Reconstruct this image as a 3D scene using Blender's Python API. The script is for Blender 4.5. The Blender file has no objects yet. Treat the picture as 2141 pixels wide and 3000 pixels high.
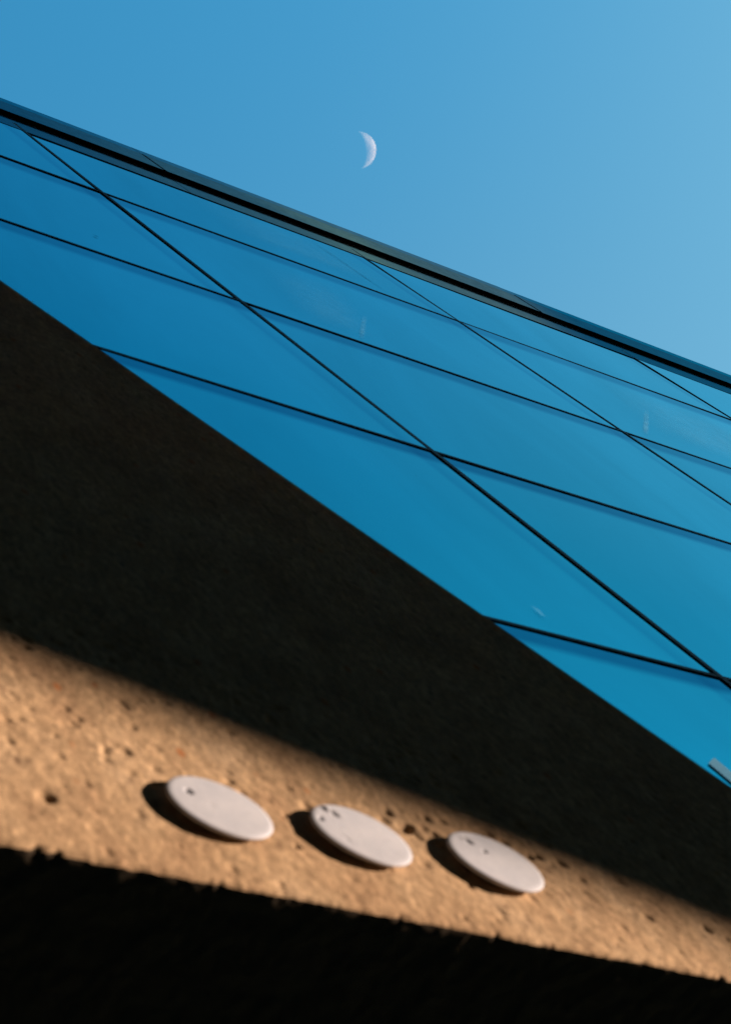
import bpy, bmesh, math, random
import numpy as np
from mathutils import Matrix, Vector
random.seed(7)
sc = bpy.context.scene
col = sc.collection

# ------------------------------------------------------------------ camera
# World frame: X along the facade, Y into the building, Z up; camera at the origin, ground 1.6 m below.
cd = bpy.data.cameras.new('camera')
cam = bpy.data.objects.new('camera', cd)
col.objects.link(cam)
cam.matrix_world = Matrix(((0.86557358, -0.30638608, -0.39611860, 0),
                           (-0.41267539, -0.88450091, -0.21761701, 0),
                           (-0.28369244, 0.35183194, -0.89203861, 0),
                           (0, 0, 0, 1)))
cd.sensor_fit = 'VERTICAL'
cd.sensor_height = 36
cd.lens = 73.68
cd.clip_start = 0.05
cd.clip_end = 6000
cd.dof.use_dof = True
cd.dof.focus_distance = 30
cd.dof.aperture_fstop = 2.9
sc.camera = cam

# ------------------------------------------------------------------ sun and sky
SUN = Vector((0.8949, -0.4186, 0.1548)).normalized()
sd = bpy.data.lights.new('sun', 'SUN')
sd.energy = 2.9
sd.angle = math.radians(0.8)
sd.color = (1.0, 0.80, 0.68)
sun = bpy.data.objects.new('sun', sd)
col.objects.link(sun)
sun.rotation_euler = SUN.to_track_quat('Z', 'Y').to_euler()
w = bpy.data.worlds.new('World')
sc.world = w
w.use_nodes = True
wn = w.node_tree.nodes; wl = w.node_tree.links
wn.clear()
sky = wn.new('ShaderNodeTexSky')
sky.sky_type = 'NISHITA'
sky.sun_disc = False
sky.sun_elevation = math.asin(SUN.z)
sky.sun_rotation = math.atan2(SUN.x, SUN.y)
sky.altitude = 0
sky.air_density = 1.0
sky.dust_density = 0.1
sky.ozone_density = 4.0
mul = wn.new('ShaderNodeMix'); mul.data_type = 'RGBA'; mul.blend_type = 'MULTIPLY'
mul.inputs[0].default_value = 1.0
# the air whitens from the zenith down towards the lit horizon
wtc = wn.new('ShaderNodeTexCoord'); wsx = wn.new('ShaderNodeSeparateXYZ'); wl.new(wtc.outputs['Generated'], wsx.inputs[0])
wr = wn.new('ShaderNodeValToRGB'); wr.color_ramp.interpolation = 'EASE'
e0 = wr.color_ramp.elements; e0.new(.5)
for i_, (p_, c_) in enumerate([(.66, (.95, .74, .46)), (.84, (.60, .68, .46)), (1.0, (.227, .60, .507))]):
    e0[i_].position = p_; e0[i_].color = (*c_, 1)
wsc = wn.new('ShaderNodeVectorMath'); wsc.operation = 'SCALE'; wsc.inputs[3].default_value = 1.92
wl.new(wsx.outputs[2], wr.inputs[0]); wl.new(wr.outputs[0], wsc.inputs[0]); wl.new(wsc.outputs[0], mul.inputs[7])
bg = wn.new('ShaderNodeBackground'); bg.inputs[1].default_value = 0.15
wo = wn.new('ShaderNodeOutputWorld')
wl.new(sky.outputs[0], mul.inputs[6]); wl.new(mul.outputs[2], bg.inputs[0]); wl.new(bg.outputs[0], wo.inputs[0])
sc.view_settings.view_transform = 'Standard'
sc.view_settings.look = 'None'
sc.view_settings.gamma = 1
sc.view_settings.use_curve_mapping = False
sc.view_settings.exposure = 1.7

# ------------------------------------------------------------------ helpers
def mk(name):
    m = bpy.data.materials.new(name); m.use_nodes = True
    m.node_tree.nodes.clear()
    return m, m.node_tree.nodes, m.node_tree.links
def tag(o, label=None, cat=None, group=None, kind=None):
    for k, v in (('label', label), ('category', cat), ('group', group), ('kind', kind)):
        if v: o[k] = v
    return o
def empty(name, loc=(0, 0, 0)):
    o = bpy.data.objects.new(name, None); col.objects.link(o); o.location = loc
    return o
def mesh_obj(name, verts, faces, mat, parent=None, smooth=False, uvs=None):
    me = bpy.data.meshes.new(name)
    me.from_pydata([tuple(v) for v in verts], [], [tuple(f) for f in faces])
    me.validate(); me.update()
    if uvs is not None:
        ul = me.uv_layers.new(name='UVMap')
        for lp in me.loops: ul.data[lp.index].uv = uvs[lp.vertex_index]
    me.materials.append(mat)
    if smooth:
        me.polygons.foreach_set('use_smooth', [True]*len(me.polygons))
    o = bpy.data.objects.new(name, me); col.objects.link(o)
    if parent: o.parent = parent
    return o
BOXF = [(0,3,2,1),(4,5,6,7),(0,1,5,4),(1,2,6,5),(2,3,7,6),(3,0,4,7)]
CA, SA = math.cos(math.radians(13)), math.sin(math.radians(13))
def AB(a, b, y): return (a*CA - b*SA, y, a*SA + b*CA)       # facade grid coordinates (13 degrees off level) to world
def ab_box(name, a0, a1, b0, b1, y0, y1, mat, parent, bev=0):
    """box with sides along the facade grid; y0 outer, y1 inner"""
    v = [AB(a0,b0,y0),AB(a1,b0,y0),AB(a1,b1,y0),AB(a0,b1,y0),AB(a0,b0,y1),AB(a1,b0,y1),AB(a1,b1,y1),AB(a0,b1,y1)]
    o = mesh_obj(name, v, BOXF, mat, parent)
    fix_normals(o, bev)
    return o
def fix_normals(o, bev=0):
    bm = bmesh.new(); bm.from_mesh(o.data)
    if bev: bmesh.ops.bevel(bm, geom=bm.edges[:], offset=bev, segments=2, affect='EDGES', profile=0.7)
    bmesh.ops.recalc_face_normals(bm, faces=bm.faces[:])
    bm.to_mesh(o.data); bm.free()

# ------------------------------------------------------------------ materials
def noise(nt, ln, scale, detail=4, rough=.55, vec=None, dist=0):
    n = nt.new('ShaderNodeTexNoise'); n.inputs['Scale'].default_value = scale
    n.inputs['Detail'].default_value = detail; n.inputs['Roughness'].default_value = rough
    n.inputs['Distortion'].default_value = dist
    if vec: ln.new(vec, n.inputs['Vector'])
    return n
def ramp(nt, ln, src, stops):
    r = nt.new('ShaderNodeValToRGB')
    e = r.color_ramp.elements
    while len(e) < len(stops): e.new(0.5)
    for i, (p, c) in enumerate(stops):
        e[i].position = p
        e[i].color = (c, c, c, 1) if isinstance(c, (int, float)) else (*c, 1)
    ln.new(src, r.inputs[0])
    return r
def mix(nt, ln, fac, a, b, mode='MIX'):
    m = nt.new('ShaderNodeMix'); m.data_type = 'RGBA'; m.blend_type = mode
    for s, i in ((fac, 0), (a, 6), (b, 7)):
        if isinstance(s, tuple): m.inputs[i].default_value = (*s, 1)
        elif isinstance(s, (int, float)): m.inputs[i].default_value = s
        else: ln.new(s, m.inputs[i])
    return m.outputs[2]

def glass_mat(name, near, graze, rough=.03, dust=(.2,.3,.35), dustf=.03, bands=False, tgraze=.12, wave=.006):
    m, nt, ln = mk(name)
    tc = nt.new('ShaderNodeTexCoord')
    geo = nt.new('ShaderNodeNewGeometry')
    dot = nt.new('ShaderNodeVectorMath'); dot.operation = 'DOT_PRODUCT'
    ln.new(geo.outputs['Incoming'], dot.inputs[0]); ln.new(geo.outputs['Normal'], dot.inputs[1])
    cosr = ramp(nt, ln, dot.outputs['Value'], [(0.07, 1.0), (tgraze, .52), (0.20, .16), (0.32, 0.0)])
    tint = mix(nt, ln, cosr.outputs[0], near, graze)
    # faint long streaks of old rinse water on the coating
    mp = nt.new('ShaderNodeMapping'); mp.inputs['Rotation'].default_value = (0, math.radians(13), 0)
    mp.inputs['Scale'].default_value = (1.0, 1, .22)
    ln.new(tc.outputs['Object'], mp.inputs[0])
    n1 = noise(nt, ln, .55, 4, .6, mp.outputs[0], .8)
    st = ramp(nt, ln, n1.outputs[0], [(.3, .93), (.7, 1.06)])
    tint = mix(nt, ln, 1.0, tint, st.outputs[0], 'MULTIPLY')
    if bands:      # darkening painted into the upper and side pane edges for mullions behind glass
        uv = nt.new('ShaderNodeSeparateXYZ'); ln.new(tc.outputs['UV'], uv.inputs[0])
        at = nt.new('ShaderNodeAttribute'); at.attribute_name = 'edge_dark_width'
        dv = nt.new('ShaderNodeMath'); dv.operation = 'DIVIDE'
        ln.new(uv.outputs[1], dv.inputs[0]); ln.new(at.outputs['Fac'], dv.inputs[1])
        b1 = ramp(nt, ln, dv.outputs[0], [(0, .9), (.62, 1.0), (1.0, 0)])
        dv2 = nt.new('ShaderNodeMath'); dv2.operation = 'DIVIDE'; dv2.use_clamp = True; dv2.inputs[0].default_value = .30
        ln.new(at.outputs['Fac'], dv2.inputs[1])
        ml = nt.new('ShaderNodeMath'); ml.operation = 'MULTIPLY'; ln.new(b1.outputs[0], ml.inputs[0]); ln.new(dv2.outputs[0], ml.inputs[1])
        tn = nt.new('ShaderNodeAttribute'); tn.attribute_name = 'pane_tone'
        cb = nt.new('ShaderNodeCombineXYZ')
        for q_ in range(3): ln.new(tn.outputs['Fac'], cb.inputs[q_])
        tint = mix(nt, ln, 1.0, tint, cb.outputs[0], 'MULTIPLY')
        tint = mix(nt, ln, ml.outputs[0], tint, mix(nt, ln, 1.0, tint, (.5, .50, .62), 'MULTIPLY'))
        b2 = ramp(nt, ln, uv.outputs[0], [(0.03, .0), (.10, .25), (.26, .9), (.34, 0)])
        tint = mix(nt, ln, b2.outputs[0], tint, mix(nt, ln, 1.0, tint, (.8, .82, .88), 'MULTIPLY'))
    gl = nt.new('ShaderNodeBsdfGlossy'); gl.inputs['Roughness'].default_value = rough
    ln.new(tint, gl.inputs[0])
    bmp = nt.new('ShaderNodeBump'); bmp.inputs['Strength'].default_value = 1; bmp.inputs['Distance'].default_value = wave
    n2 = noise(nt, ln, .35, 2, .5, tc.outputs['Object'])
    ln.new(n2.outputs[0], bmp.inputs['Height']); ln.new(bmp.outputs[0], gl.inputs['Normal'])
    df = nt.new('ShaderNodeBsdfDiffuse'); df.inputs[0].default_value = (*dust, 1)
    n3 = noise(nt, ln, 1.3, 6, .7, tc.outputs['Object'], 1.5)
    df_f = ramp(nt, ln, n3.outputs[0], [(.45, dustf*.3), (.75, dustf)])
    ms = nt.new('ShaderNodeMixShader')
    ln.new(df_f.outputs[0], ms.inputs[0]); ln.new(gl.outputs[0], ms.inputs[1]); ln.new(df.outputs[0], ms.inputs[2])
    out = nt.new('ShaderNodeOutputMaterial')
    ln.new(ms.outputs[0], out.inputs[0])
    return m

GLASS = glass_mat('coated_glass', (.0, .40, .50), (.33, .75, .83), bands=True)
STICK = glass_mat('pale_film', (.85, .74, .64), (.9, .8, .8), rough=.15, dust=(.6, .6, .6), dustf=.2)

def simple(name, c, rough=.6, metallic=0, spec=.3, bump=0, bscale=20, var=0.15):
    m, nt, ln = mk(name)
    b = nt.new('ShaderNodeBsdfPrincipled'); o = nt.new('ShaderNodeOutputMaterial')
    tc = nt.new('ShaderNodeTexCoord')
    n = noise(nt, ln, bscale, 5, .6, tc.outputs['Object'])
    r = ramp(nt, ln, n.outputs[0], [(.3, 1-var), (.7, 1+var)])
    ln.new(mix(nt, ln, 1.0, c, r.outputs[0], 'MULTIPLY'), b.inputs['Base Color'])
    b.inputs['Roughness'].default_value = rough; b.inputs['Metallic'].default_value = metallic
    b.inputs['Specular IOR Level'].default_value = spec
    if bump:
        bp = nt.new('ShaderNodeBump'); bp.inputs['Distance'].default_value = bump
        ln.new(n.outputs[0], bp.inputs['Height']); ln.new(bp.outputs[0], b.inputs['Normal'])
    ln.new(b.outputs[0], o.inputs[0])
    return m
GASKET = simple('black_gasket', (.006, .009, .014), .5, spec=.15)
RECESS = simple('dark_recess', (.008, .008, .008), .7, spec=.05)

def zinc_mat(name, base, warm, graze=.5):
    """weathered sheet metal: blue grey with a warm reflected sheen painted along it"""
    m, nt, ln = mk(name)
    tc = nt.new('ShaderNodeTexCoord')
    sx = nt.new('ShaderNodeSeparateXYZ'); ln.new(tc.outputs['Object'], sx.inputs[0])
    # warm light sheen painted into the middle of the run (metres along the facade)
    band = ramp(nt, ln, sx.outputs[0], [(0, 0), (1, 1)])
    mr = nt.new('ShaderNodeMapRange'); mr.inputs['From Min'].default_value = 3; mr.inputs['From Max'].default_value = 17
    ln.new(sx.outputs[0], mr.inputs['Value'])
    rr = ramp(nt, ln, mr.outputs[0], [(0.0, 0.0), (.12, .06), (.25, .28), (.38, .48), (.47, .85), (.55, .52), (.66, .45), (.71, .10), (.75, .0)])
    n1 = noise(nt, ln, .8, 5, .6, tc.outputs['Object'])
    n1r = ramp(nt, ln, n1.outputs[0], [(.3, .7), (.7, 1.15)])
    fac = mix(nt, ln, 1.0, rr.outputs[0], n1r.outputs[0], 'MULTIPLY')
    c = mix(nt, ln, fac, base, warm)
    n2 = noise(nt, ln, 9, 6, .7, tc.outputs['Object'])
    n2r = ramp(nt, ln, n2.outputs[0], [(.3, .82), (.7, 1.15)])
    c = mix(nt, ln, 1.0, c, n2r.outputs[0], 'MULTIPLY')
    gl = nt.new('ShaderNodeBsdfGlossy'); gl.inputs['Roughness'].default_value = .07
    ln.new(c, gl.inputs[0])
    df = nt.new('ShaderNodeBsdfDiffuse'); ln.new(c, df.inputs[0])
    ms = nt.new('ShaderNodeMixShader'); ms.inputs[0].default_value = .12
    ln.new(gl.outputs[0], ms.inputs[1]); ln.new(df.outputs[0], ms.inputs[2])
    o = nt.new('ShaderNodeOutputMaterial'); ln.new(ms.outputs[0], o.inputs[0])
    return m
ZINC = zinc_mat('weathered_zinc_sheen', (.04, .17, .22), (.92, .46, .26))
ZINC_TOP = zinc_mat('weathered_zinc_chamfer_sheen', (.01, .28, .36), (.75, .42, .32))  # lighter teal copy for the chamfer, same painted sheen
ZINC_LOW = zinc_mat('zinc_reflection', (.03, .16, .22), (.85, .46, .27))  # copy for the strip that stands in for the coping's reflection

def render_wall_mat():
    m, nt, ln = mk('coarse_sand_render')
    tc = nt.new('ShaderNodeTexCoord')
    mp = nt.new('ShaderNodeMapping'); mp.inputs['Scale'].default_value = (1, 1, .5); ln.new(tc.outputs['Object'], mp.inputs[0]); v = mp.outputs[0]
    n1 = noise(nt, ln, 3.0, 5, .6, v); n2 = noise(nt, ln, 32, 6, .7, v, .3); n3 = noise(nt, ln, 90, 3, .6, v)
    base = ramp(nt, ln, n1.outputs[0], [(.3, (.375, .228, .122)), (.52, (.47, .305, .165)), (.75, (.53, .36, .21))]).outputs[0]
    r2 = ramp(nt, ln, n2.outputs[0], [(.27, .34), (.40, .78), (.54, 1.03), (.72, 1.55)])
    base = mix(nt, ln, 1.0, base, r2.outputs[0], 'MULTIPLY')
    r3 = ramp(nt, ln, n3.outputs[0], [(.3, .88), (.7, 1.1)])
    base = mix(nt, ln, 1.0, base, r3.outputs[0], 'MULTIPLY')
    vo = nt.new('ShaderNodeTexVoronoi'); vo.inputs['Scale'].default_value = 13; ln.new(v, vo.inputs['Vector'])
    vr = ramp(nt, ln, vo.outputs['Distance'], [(.10, 1.0), (.24, 0.0)])
    n4 = noise(nt, ln, 6, 2, .5, v); n4r = ramp(nt, ln, n4.outputs[0], [(.52, 0.0), (.66, .8)])
    sp = mix(nt, ln, 1.0, vr.outputs[0], n4r.outputs[0], 'MULTIPLY')
    base = mix(nt, ln, sp, base, (.13, .07, .04))
    # a few rust coloured grains
    vo2 = nt.new('ShaderNodeTexVoronoi'); vo2.inputs['Scale'].default_value = 5; ln.new(v, vo2.inputs['Vector'])
    v2 = ramp(nt, ln, vo2.outputs['Distance'], [(.06, .7), (.11, 0.0)])
    base = mix(nt, ln, v2.outputs[0], base, (.42, .13, .03))
    b = nt.new('ShaderNodeBsdfPrincipled'); b.inputs['Roughness'].default_value = .95
    b.inputs['Specular IOR Level'].default_value = .05
    ln.new(base, b.inputs['Base Color'])
    bp = nt.new('ShaderNodeBump'); bp.inputs['Distance'].default_value = .002; bp.inputs['Strength'].default_value = .6
    ln.new(n3.outputs[0], bp.inputs['Height'])
    bp2 = nt.new('ShaderNodeBump'); bp2.inputs['Distance'].default_value = .0035; bp2.inputs['Strength'].default_value = .5
    ln.new(n2.outputs[0], bp2.inputs['Height']); ln.new(bp.outputs[0], bp2.inputs['Normal'])
    ln.new(bp2.outputs[0], b.inputs['Normal'])
    o = nt.new('ShaderNodeOutputMaterial'); ln.new(b.outputs[0], o.inputs[0])
    return m
RENDER = render_wall_mat()

# ------------------------------------------------------------------ noise for the wall relief
rng = np.random.RandomState(3)
LAT = rng.rand(256, 256)
def vnoise(x, y):
    xi = np.floor(x).astype(int); yi = np.floor(y).astype(int)
    fx = x - xi; fy = y - yi
    fx = fx*fx*(3-2*fx); fy = fy*fy*(3-2*fy)
    g = lambda i, j: LAT[i & 255, j & 255]
    return (g(xi, yi)*(1-fx)+g(xi+1, yi)*fx)*(1-fy) + (g(xi, yi+1)*(1-fx)+g(xi+1, yi+1)*fx)*fy - .5
def fbm(x, y, s, o=4, p=.55):
    r = 0; a = 1
    for k in range(o):
        r = r + a*vnoise(x*s+17.3*k, y*s+9.1*k); s *= 2.03; a *= p
    return r
YW = 2.7
def z_bot(x): return 5.583 + .1478*(x-1.848)
def z_top(x):
    rake = 13.819 - 1.823*(x-2.978)
    return np.minimum(rake, 22.0 + .231*x)

pits = [(2.066, 5.986, .030, .022, .030), (1.988, 6.343, .016, .016, .014), (2.518, 5.886, .010, .010, .010),
        (3.022, 6.128, .013, .013, .016), (3.763, 6.201, .013, .013, .015), (4.635, 6.365, .022, .018, .016),
        (4.945, 6.416, .020, .018, .016), (2.231, 5.981, .02, .01, .01), (2.273, 6.634, .02, .014, .012),
        (2.351, 6.40, .018, .012, .012)]
for i in range(330):
    r = random.uniform(.005, .016)
    pits.append((random.uniform(1.6, 6), random.uniform(5.6, 7.6), r*random.uniform(.9, 1.7), r, r*random.uniform(.4, 1.0)))
for i in range(60):     # denser clusters above the discs
    c = random.choice([(2.95, 6.45), (3.62, 6.55), (4.2, 6.6), (2.1, 6.6), (2.45, 6.5)])
    r = random.uniform(.008, .018)
    pits.append((random.gauss(c[0], .13), random.gauss(c[1], .10), r*1.3, r, r))

def relief(X, Z):
    d = .004*fbm(X, Z*.5, 5, 3) + .0022*fbm(X+5, Z*.55, 30, 3, .6) + .0022*fbm(X, Z*.6+3, 90, 2)
    for (px, pz, rx, rz, dep) in pits:
        i0, i1 = np.searchsorted(X[0], [px-3*rx, px+3*rx])
        if i1 <= i0: continue
        sx = X[:, i0:i1]; sz = Z[:, i0:i1]
        d[:, i0:i1] -= dep*.62*np.exp(-((((sx-px)/rx)**2+((sz-pz)/(1.7*rz))**2)**1.5))
    return d

# ------------------------------------------------------------------ the rendered wall
wall = empty('rendered_wall', (0, 0, 0))
tag(wall, 'coarse tan rendered wall with a raking top edge, half in deep shadow, below the blue glazing', 'wall')
xs = np.concatenate([np.linspace(-4, 1.4, 60, endpoint=False), np.arange(1.4, 5.6, .009), np.linspace(5.6, 7.09, 60)])
t = np.concatenate([np.linspace(0, .24, 235, endpoint=False), .24+.76*np.linspace(0, 1, 150)**1.25])
ZB = z_bot(xs)
# uneven lower arris: sand grains and chipped teeth
tooth = .010*fbm(xs, xs*0, 3, 2) + .0045*fbm(xs, xs*0, 24, 3, .7) + .004*fbm(xs, xs*0+4, 48, 2)
for cx_, cw, ch in ((1.975, .018, .022), (2.04, .020, .012), (2.62, .010, .008), (3.33, .010, .010), (3.74, .012, .012), (3.99, .010, .010), (4.42, .018, .009), (4.8, .012, .010)):
    tooth = tooth + ch*np.exp(-((xs-cx_)/cw)**2)
ZB = ZB + tooth
ZT = z_top(xs)
X = np.tile(xs, (len(t), 1))
Z = ZB[None, :] + t[:, None]*(ZT-ZB)[None, :]
d = relief(X, Z)
edge = np.clip(1-(ZT[None, :]-Z)/.05, 0, 1)
d = d*(1-edge)
arr = np.clip(1-(Z-ZB[None, :])/.02, 0, 1)
Yc = YW - d + .012*arr**2
def grid(name, X, Y, Z, mat, parent, flip=False):
    h, wd = X.shape
    co = np.stack([X, Y, Z], -1).reshape(-1, 3)
    idx = np.arange(h*wd).reshape(h, wd)
    f = np.stack([idx[:-1, :-1], idx[:-1, 1:], idx[1:, 1:], idx[1:, :-1]], -1).reshape(-1, 4)
    if flip: f = f[:, ::-1]
    me = bpy.data.meshes.new(name)
    me.vertices.add(len(co)); me.vertices.foreach_set('co', co.ravel())
    me.loops.add(f.size); me.loops.foreach_set('vertex_index', f.ravel().astype(np.int32))
    me.polygons.add(len(f)); me.polygons.foreach_set('loop_start', np.arange(0, f.size, 4, dtype=np.int32))
    me.polygons.foreach_set('loop_total', np.full(len(f), 4, dtype=np.int32))
    me.polygons.foreach_set('use_smooth', np.ones(len(f), dtype=bool))
    me.update(calc_edges=True); me.validate()
    me.materials.append(mat)
    o = bpy.data.objects.new(name, me); col.objects.link(o); o.parent = parent
    return o
grid('wall_face', X, Yc, Z, RENDER, wall)
# underside, running back from the lower arris
s = np.concatenate([np.linspace(0, .06, 12, endpoint=False), np.linspace(.06, .5, 40), np.linspace(.55, 6, 60)])
XS = np.tile(xs, (len(s), 1))
YS = Yc[0][None, :] + s[:, None]
base = z_bot(xs)
k = np.exp(-s/.012)[:, None]
ZS = base[None, :]*(1-k) + Z[0][None, :]*k + (1-k)*.005*fbm(XS, YS, 15, 3)
SOFF = simple('shaded_soffit_render', (.075, .055, .036), .95, spec=.03, bump=.002, bscale=30, var=.1)  # darker copy of the render colour, carrying the underside's shade
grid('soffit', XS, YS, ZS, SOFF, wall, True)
# return of the raking top edge
xr = xs; v = []; f = []
for i, x in enumerate(xr): v += [(x, YW, ZT[i]), (x, YW+.15, ZT[i])]
for i in range(len(xr)-1): f.append((2*i, 2*i+2, 2*i+3, 2*i+1))
mesh_obj('top_return', v, f, RENDER, wall)

# ------------------------------------------------------------------ the glass facade
YG = 2.9
fac = empty('glass_facade', (0, 0, 0))
tag(fac, 'tilted grid of large blue mirror glass panes rising above the dark wall edge', 'glass facade')
avals = [-.1+4.86*i for i in range(-1, 7)]
avals = [-4.81, .09, 4.95, 9.81, 14.67, 19.48, 24.3, 29.1]
bvals = [5.4, 8.90, 12.60, 16.08, 19.44, 21.75]
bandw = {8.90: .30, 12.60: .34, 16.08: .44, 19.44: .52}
J = .012
rp = random.Random(5)
for i in range(len(avals)-1):
    for j in range(len(bvals)-1):
        a0, a1, b0, b1 = avals[i]+J, avals[i+1]-J, bvals[j]+J, bvals[j+1]-(J if j < len(bvals)-2 else .0)
        uvs = []
        if AB(a1, b1, 0)[2] < 5.8: continue
        # each pane sits a fraction of a degree off its neighbours and is very slightly pillowed
        n = 12
        tx, ty = rp.uniform(-.0016, .0016), rp.uniform(-.0016, .0016)
        vv = []; ff = []
        for q in range(n+1):
            for p in range(n+1):
                a = a0+(a1-a0)*p/n; b = b0+(b1-b0)*q/n
                u_, v_ = 2*p/n-1, 2*q/n-1
                y = YG + tx*u_*2 + ty*v_*1.5 - .003*(1-u_*u_)*(1-v_*v_)
                vv.append(AB(a, b, y)); uvs.append((a1-a, b1-b))
        for q in range(n):
            for p in range(n):
                k0 = q*(n+1)+p; ff.append((k0, k0+1, k0+n+2, k0+n+1))
        N = len(vv); uvs += [(9, 9)]*4
        vv += [AB(a, b, YG+.03) for (a, b) in ((a0, b0), (a1, b0), (a1, b1), (a0, b1))]
        ff += [(N, N+3, N+2, N+1)]
        rim = [[q for q in range(n+1)], [(n+1)*q+n for q in range(n+1)], [(n+1)*n+n-q for q in range(n+1)], [(n+1)*(n-q) for q in range(n+1)]]
        for s_, r_ in enumerate(rim):          # rim faces get their own vertices so that the front keeps its flat normals
            M0 = len(vv)
            vv += [vv[q] for q in r_]; uvs += [(9, 9)]*len(r_)
            ff.append(tuple(reversed(range(M0, M0+len(r_)))) + (N+s_, N+(s_+1) % 4))
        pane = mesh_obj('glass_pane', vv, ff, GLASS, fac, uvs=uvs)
        pane.data.polygons.foreach_set('use_smooth', [k < n*n for k in range(len(pane.data.polygons))])
        at = pane.data.attributes.new('edge_dark_width', 'FLOAT', 'POINT')
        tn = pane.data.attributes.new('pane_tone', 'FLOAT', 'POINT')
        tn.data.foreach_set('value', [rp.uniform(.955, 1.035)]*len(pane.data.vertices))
        at = pane.data.attributes['edge_dark_width']
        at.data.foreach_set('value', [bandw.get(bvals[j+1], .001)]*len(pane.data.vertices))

for b in bvals[1:-1]:
    ab_box('glazing_joint', avals[0], avals[-1], b-(.020 if b < 19 else .024), b+(.020 if b < 19 else .024), YG-.006, YG+.05, GASKET, fac)
for i, a in enumerate(avals):
    wdt = {9.81: .009, 14.67: .003, 19.48: -.006}.get(a, .01)
    ab_box('glazing_joint', a-.018-wdt, a+.018+wdt, bvals[0], 22.1, YG-.007, YG+.05, GASKET, fac)

# trim along the top: chamfered zinc coping sections over a black recess and a strip painting their reflection
cj = [-6.2, -.35, 5.85, 12.05, 18.25, 24.45, 30.6]
for i in range(len(cj)-1):
    a0, a1 = cj[i]+.006, cj[i+1]-.006
    dy = random.uniform(-.003, .003)
    y0 = YG-.046+dy*.6
    prof = [(y0, 22.55), (y0, 23.25), (y0+.006, 23.27), (y0+.016, 23.64), (y0+.030, 23.69), (YG+.35, 23.80), (YG+.35, 22.55)]
    v = [AB(a0, b, y) for y, b in prof] + [AB(a1, b, y) for y, b in prof]
    n = len(prof)
    f = [(k, (k+1) % n, n+(k+1) % n, n+k) for k in range(n)] + [tuple(range(n)), tuple(range(2*n-1, n-1, -1))]
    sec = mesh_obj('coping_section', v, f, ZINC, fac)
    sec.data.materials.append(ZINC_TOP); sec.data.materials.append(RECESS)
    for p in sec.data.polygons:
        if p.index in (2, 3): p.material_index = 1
        if p.index == 6: p.material_index = 2  # underside coloured near-black in place of its shade
    fix_normals(sec)
    # folded seam where two sections meet
    ab_box('seam', a1-.012, a1+.020, 22.555, 23.255, y0-.0025, y0+.05, RECESS, sec)
    ab_box('coping_reflection', a0, a1, 21.76, 22.50, YG-.006+dy*.3, YG+.06, ZINC_LOW, fac)  # the coping's reflection in the glass, built as a coloured strip
ab_box('shadow_gap', cj[0], cj[-1], 22.50, 22.549, YG-.004, YG+.08, RECESS, fac)
# floor slab closing the bottom of the glazing and the masonry behind it
ab_box('sill', avals[0], avals[-1], 5.2, 5.4, YG-.02, YG+.3, GASKET, fac)

# marks stuck or dried on the glass
def soft_mat(name, tint, fac, dark=False):
    m, nt, ln = mk(name)
    tc = nt.new('ShaderNodeTexCoord'); uv = nt.new('ShaderNodeSeparateXYZ'); ln.new(tc.outputs['UV'], uv.inputs[0])
    rx = ramp(nt, ln, uv.outputs[0], [(0, 0), (.35, 1), (.65, 1), (1, 0)]); ry = ramp(nt, ln, uv.outputs[1], [(0, 0), (.25, 1), (.7, .7), (1, 0)])
    n = noise(nt, ln, 6, 4, .6, tc.outputs['Object']); nr = ramp(nt, ln, n.outputs[0], [(.35, .5*fac), (.65, fac)])
    f = mix(nt, ln, 1.0, mix(nt, ln, 1.0, rx.outputs[0], ry.outputs[0], 'MULTIPLY'), nr.outputs[0], 'MULTIPLY')
    tr = nt.new('ShaderNodeBsdfTransparent'); g_ = nt.new('ShaderNodeBsdfGlossy'); g_.inputs[0].default_value = (*tint, 1); g_.inputs[1].default_value = .1
    ms = nt.new('ShaderNodeMixShader'); o = nt.new('ShaderNodeOutputMaterial')
    ln.new(f, ms.inputs[0]); ln.new(tr.outputs[0], ms.inputs[1]); ln.new(g_.outputs[0], ms.inputs[2]); ln.new(ms.outputs[0], o.inputs[0])
    return m
STREAK = soft_mat('dried_water_streak', (.9, .9, .85), .5)
DUSTY = soft_mat('dusty_patch', (.85, .9, .85), .22)
SCORE = soft_mat('scored_line', (.02, .12, .16), .8)
def on_glass(name, pts, mat, uvs=((0, 0), (1, 0), (1, 1), (0, 1))):
    return mesh_obj(name, [AB(a, b, YG-.0095) for a, b in pts], [(0, 1, 2, 3)], mat, fac, uvs=list(uvs))
lab = on_glass('film_strip', [(8.36, 5.9), (8.49, 5.9), (8.487, 7.476), (8.356, 7.38)], STICK)
lab['label'] = 'pale strip of film stuck low on the glass'
on_glass('water_streak', [(11.24, 16.22), (11.31, 16.20), (12.20, 17.60), (12.12, 17.60)], STREAK)
on_glass('water_streak', [(15.12, 16.28), (15.21, 16.26), (16.62, 17.95), (16.51, 17.95)], STREAK)
on_glass('water_streak', [(8.43, 9.18), (8.50, 9.17), (8.53, 9.32), (8.46, 9.34)], STREAK)
on_glass('water_streak', [(5.25, 17.1), (5.30, 17.1), (6.6, 18.6), (6.5, 18.6)], STREAK)
on_glass('dust_patch', [(10.6, 16.25), (11.6, 16.4), (12.6, 18.8), (11.3, 18.6)], DUSTY)
on_glass('dust_patch', [(11.6, 19.9), (14.0, 19.9), (14.3, 21.7), (11.9, 21.7)], DUSTY)
on_glass('dust_patch', [(15.5, 16.5), (18.8, 16.5), (19.3, 19.0), (16.4, 19.0)], DUSTY)
on_glass('score_line', [(13.690, 19.6), (13.725, 19.6), (13.725, 21.75), (13.690, 21.75)], SCORE)
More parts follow.
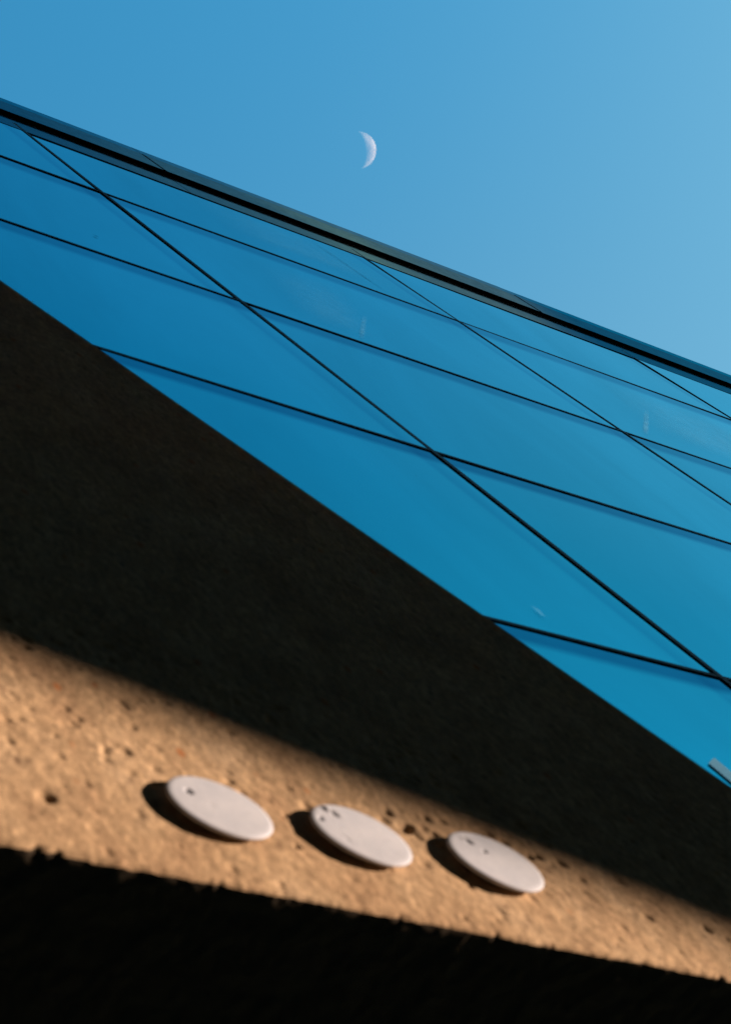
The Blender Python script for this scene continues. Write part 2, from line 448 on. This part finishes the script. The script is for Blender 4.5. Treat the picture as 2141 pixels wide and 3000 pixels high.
sp = on_glass('bird_dropping', [(8.55, 16.75), (8.61, 16.75), (8.62, 16.83), (8.56, 16.83)], SCORE)

# ------------------------------------------------------------------ discs on the wall
def disc_mat():
    m, nt, ln = mk('pale_cast_stone')
    tc = nt.new('ShaderNodeTexCoord')
    n1 = noise(nt, ln, 9, 4, .6, tc.outputs['Object']); n2 = noise(nt, ln, 60, 4, .6, tc.outputs['Object'])
    c = ramp(nt, ln, n1.outputs[0], [(.3, (.50, .50, .52)), (.7, (.60, .585, .59))]).outputs[0]
    r = ramp(nt, ln, n2.outputs[0], [(.3, .95), (.7, 1.04)])
    c = mix(nt, ln, 1.0, c, r.outputs[0], 'MULTIPLY')
    b = nt.new('ShaderNodeBsdfPrincipled'); b.inputs['Roughness'].default_value = .7; b.inputs['Specular IOR Level'].default_value = .25
    ln.new(c, b.inputs['Base Color'])
    bp = nt.new('ShaderNodeBump'); bp.inputs['Distance'].default_value = .0015; bp.inputs['Strength'].default_value = .5
    ln.new(n2.outputs[0], bp.inputs['Height']); ln.new(bp.outputs[0], b.inputs['Normal'])
    o = nt.new('ShaderNodeOutputMaterial'); ln.new(b.outputs[0], o.inputs[0])
    return m
STONE = disc_mat()
H = .042; RD = .200
def disc(cx_, cz_, label, marks, seed):
    t_ = empty('wall_disc', (cx_, YW, cz_))
    tag(t_, label, 'wall disc', 'round pale discs mounted in a row on the wall')
    rr = random.Random(seed)
    S = 128
    rings = [(r, 0) for r in np.linspace(.004, RD-.020, 46)]
    prof = [(RD-.016, .0006), (RD-.009, .0016), (RD-.004, .0034), (RD-.001, .0062), (RD, .0095), (RD-.002, .0135), (RD-.009, .0175), (RD-.022, .023), (RD-.040, .030), (RD-.062, .040)]
    allr = [(r, 0) for r, _ in rings] + prof
    V = []; F = []
    for (r, dz) in allr:
        for k in range(S):
            th = 2*math.pi*k/S
            rr_ = r*(1+.004*math.sin(2*th+seed)+.003*math.sin(3*th+2*seed))
            x, z = rr_*math.cos(th), rr_*math.sin(th)
            h = H + .002*(1-(r/RD)**2) - dz
            for (mx, mz, rx, rz, dep, rot) in marks:
                dx, dzz = x-mx, z-mz
                u_ = dx*math.cos(rot)+dzz*math.sin(rot); v_ = -dx*math.sin(rot)+dzz*math.cos(rot)
                h -= dep*math.exp(-((u_/rx)**2+(v_/rz)**2)**1.5)
            V.append((x, -h, z))
    n = len(allr)
    for i in range(n-1):
        for k in range(S):
            F.append((i*S+k, i*S+(k+1) % S, (i+1)*S+(k+1) % S, (i+1)*S+k))
    F.append(tuple(reversed(range(S))))
    F.append(tuple(range((n-1)*S, n*S)))
    o = mesh_obj('disc_plate', V, F, STONE, t_, True)
    fix_normals(o)
    # short fixing boss behind the plate
    V = []; F = []
    for y in (-.006, .03):
        for k in range(24): V.append((.06*math.cos(k*math.pi/12), y, .06*math.sin(k*math.pi/12)))
    F = [(k, (k+1) % 24, 24+(k+1) % 24, 24+k) for k in range(24)]
    mesh_obj('fixing_boss', V, F, GASKET, t_)
    return t_
sc_ = (YW-H)/YW
def dc(x, z): return x*sc_, z*sc_
c1, c2, c3 = dc(2.767, 6.294), dc(3.371, 6.399), dc(3.995, 6.506)
def mk_(c, x, z, *r): return (x*sc_-c[0], z*sc_-c[1], *r)
disc(*c1, 'leftmost pale round disc with one dark hole and a faint ring on its face',
     [mk_(c1, 2.655, 6.337, .011, .016, .020, .3), mk_(c1, 2.727, 6.273, .012, .012, .0022, 0), mk_(c1, 2.727, 6.273, .006, .006, -.002, 0)], 1)
disc(*c2, 'middle pale round disc with a long bump and a chip near its rim',
     [mk_(c2, 3.283, 6.508, .011, .026, .012, .5), mk_(c2, 3.262, 6.518, .012, .022, -.010, .5), mk_(c2, 3.207, 6.426, .009, .014, .009, 0),
      mk_(c2, 3.262, 6.332, .008, .008, .002, 0), mk_(c2, 3.278, 6.310, .010, .020, .0022, .3)], 2)
disc(*c3, 'rightmost pale round disc with a slanted dent and a small pit, nearest the shadow',
     [mk_(c3, 3.904, 6.607, .011, .022, .014, .5), mk_(c3, 3.888, 6.612, .009, .018, -.006, .5), mk_(c3, 3.96, 6.551, .009, .011, .009, 0)], 3)

# ------------------------------------------------------------------ moon
def moon():
    m, nt, ln = mk('moon_rock_through_air')
    tc = nt.new('ShaderNodeTexCoord')
    n1 = noise(nt, ln, 1.6, 5, .55, tc.outputs['Generated']); n1.inputs['Scale'].default_value = 4.5
    c = ramp(nt, ln, n1.outputs[0], [(.40, (.115, .085, .068)), (.50, (.175, .135, .105)), (.62, (.21, .16, .13))]).outputs[0]
    df = nt.new('ShaderNodeBsdfDiffuse'); ln.new(c, df.inputs[0])
    tr = nt.new('ShaderNodeBsdfTransparent')
    ad = nt.new('ShaderNodeAddShader'); ln.new(df.outputs[0], ad.inputs[0]); ln.new(tr.outputs[0], ad.inputs[1])
    geo = nt.new('ShaderNodeNewGeometry')
    ms = nt.new('ShaderNodeMixShader'); ln.new(geo.outputs['Backfacing'], ms.inputs[0])
    # the night side is fainter than the air in front of it and does not show by day
    dt = nt.new('ShaderNodeVectorMath'); dt.operation = 'DOT_PRODUCT'; dt.inputs[1].default_value = SUN
    ln.new(geo.outputs['Normal'], dt.inputs[0])
    nr = ramp(nt, ln, dt.outputs['Value'], [(0, 0), (.10, 1)])
    m3 = nt.new('ShaderNodeMixShader'); ln.new(nr.outputs[0], m3.inputs[0])
    ln.new(tr.outputs[0], m3.inputs[1]); ln.new(ad.outputs[0], m3.inputs[2])
    ln.new(m3.outputs[0], ms.inputs[1]); ln.new(tr.outputs[0], ms.inputs[2])
    o = nt.new('ShaderNodeOutputMaterial'); ln.new(ms.outputs[0], o.inputs[0])
    bm = bmesh.new(); bmesh.ops.create_uvsphere(bm, u_segments=96, v_segments=48, radius=1)
    me = bpy.data.meshes.new('moon'); bm.to_mesh(me); bm.free(); me.materials.append(m)
    me.polygons.foreach_set('use_smooth', [True]*len(me.polygons))
    ob = bpy.data.objects.new('moon', me); col.objects.link(ob)
    D = 3000
    ob.location = Vector((.33509, .06543, .93991))*D
    ob.scale = (.00865*D,)*3
    tag(ob, 'pale crescent moon in the clear blue sky above the coping', 'moon')
moon()

# ------------------------------------------------------------------ ground, and unseen blocks added to hold back sky light and sun
ASPH = simple('asphalt', (.035, .035, .038), .9, bump=.004, bscale=40)
g = mesh_obj('ground', [(-900, -900, -1.6), (900, -900, -1.6), (900, 900, -1.6), (-900, 900, -1.6)], [(0, 1, 2, 3)], ASPH)
tag(g, kind='structure')
DARKB = simple('blocker_dark_brick', (.035, .028, .026), .9, bump=.005, bscale=6)
WGL = simple('blocker_dark_window', (.01, .012, .015), .15, spec=.5)
def block(x0, x1, y0, y1, z0, z1, label, name='sky_blocker', win='y', slope=0, group=None):
    r = empty(name, ((x0+x1)/2, (y0+y1)/2, z0))
    tag(r, label, 'building')  # an added unseen light blocker
    cx_, cy_ = r.location.x, r.location.y
    hx, hy, hz = (x1-x0)/2, (y1-y0)/2, z1-z0
    v = [(-hx, -hy, slope), (hx, -hy, 0), (hx, hy, 0), (-hx, hy, slope), (-hx, -hy, hz), (hx, -hy, hz), (hx, hy, hz), (-hx, hy, hz)]
    b = mesh_obj('wall', v, BOXF, DARKB, r); fix_normals(b)
    pv = [(-hx-.2, -hy-.2, hz), (hx+.2, -hy-.2, hz), (hx+.2, hy+.2, hz), (-hx-.2, hy+.2, hz)]
    pv += [(a, b_, c+.5) for a, b_, c in pv]
    p = mesh_obj('parapet', pv, BOXF, DARKB, r); fix_normals(p)
    me = None
    nx = int((x1-x0)/4); nz = min(12, int((z1-z0)/3.6))
    for i in range(nx):
        for j in range(nz):
            wz = 1.2+3.6*j
            if wz < slope+.5: continue
            wx = -hx+2+4*i
            if me is None:
                o = mesh_obj('window', [(-.8, -.05, 0), (.8, -.05, 0), (.8, .03, 0), (-.8, .03, 0), (-.8, -.05, 1.7), (.8, -.05, 1.7), (.8, .03, 1.7), (-.8, .03, 1.7)], BOXF, WGL, r)
                me = o.data
            else:
                o = bpy.data.objects.new('window', me); col.objects.link(o); o.parent = r
            o.location = (wx, hy, wz)
    return r
block(-45, 26, -24, -13, -1.6, 76, 'unseen dark block added across the street to keep sky light off the wall')  # unseen, added to keep the shaded wall dark
block(-45, -12, -13.2, 2.66, -1.6, 60, 'unseen dark block added at the near end to shut out sky light')  # likewise added, closes off the sky at the near end

# added blockers: the raised one throws the soft shadow, others narrow the sun gap
T = 36.0
pl, pr = [Vector((x, YW, z)) + SUN*T for x, z in ((2.045, 7.045), (5.03, 6.305))]
slope = (pr.z-pl.z)/(pr.x-pl.x)
def slab(name, label, x0, x1, zb0, zb1, zt, y_far, y_near):
    r = empty(name, (x0, y_far, -1.6))
    tag(r, label, 'building')  # an added unseen light blocker
    v = [(x0, y_far, zb0), (x1, y_far, zb1), (x1, y_near, zb1), (x0, y_near, zb0),
         (x0, y_far, zt), (x1, y_far, zt), (x1, y_near, zt), (x0, y_near, zt)]
    v = [(a-x0, b-y_far, c+1.6) for a, b, c in v]
    o = mesh_obj('wall', v, BOXF, DARKB, r); fix_normals(o)
wz = lambda x: pl.z + slope*(x-pl.x)
slab('shadow_wing', 'unseen dark wing added to throw the soft shadow on the wall', 24.0, 43.0, wz(24.0), wz(43.0), 46, pl.y, pl.y+3)
slab('podium_blocker', 'unseen low block added under the wing to narrow the sun opening', 24.0, 43.0, -1.6, -1.6, 10.80, pl.y, pl.y+.6)
slab('pier_blocker', 'unseen pier added under the wing to narrow the sun opening at the left', 24.0, 32.3, 10.82, 10.82, wz(32.3)-.01, pl.y+.1, pl.y+.6)
slab('street_blocker', 'unseen dark block added beyond the wing to shut out sky glow', 39.9, 56.0, -1.6, -1.6, 40, pl.y-.2, pl.y+2.6)
slab('end_blocker', 'unseen dark block added at the far end to shut out sky light', 55.0, 60, -1.6, -1.6, 62, pl.y+2.7, 12)

sc.render.engine = 'CYCLES'
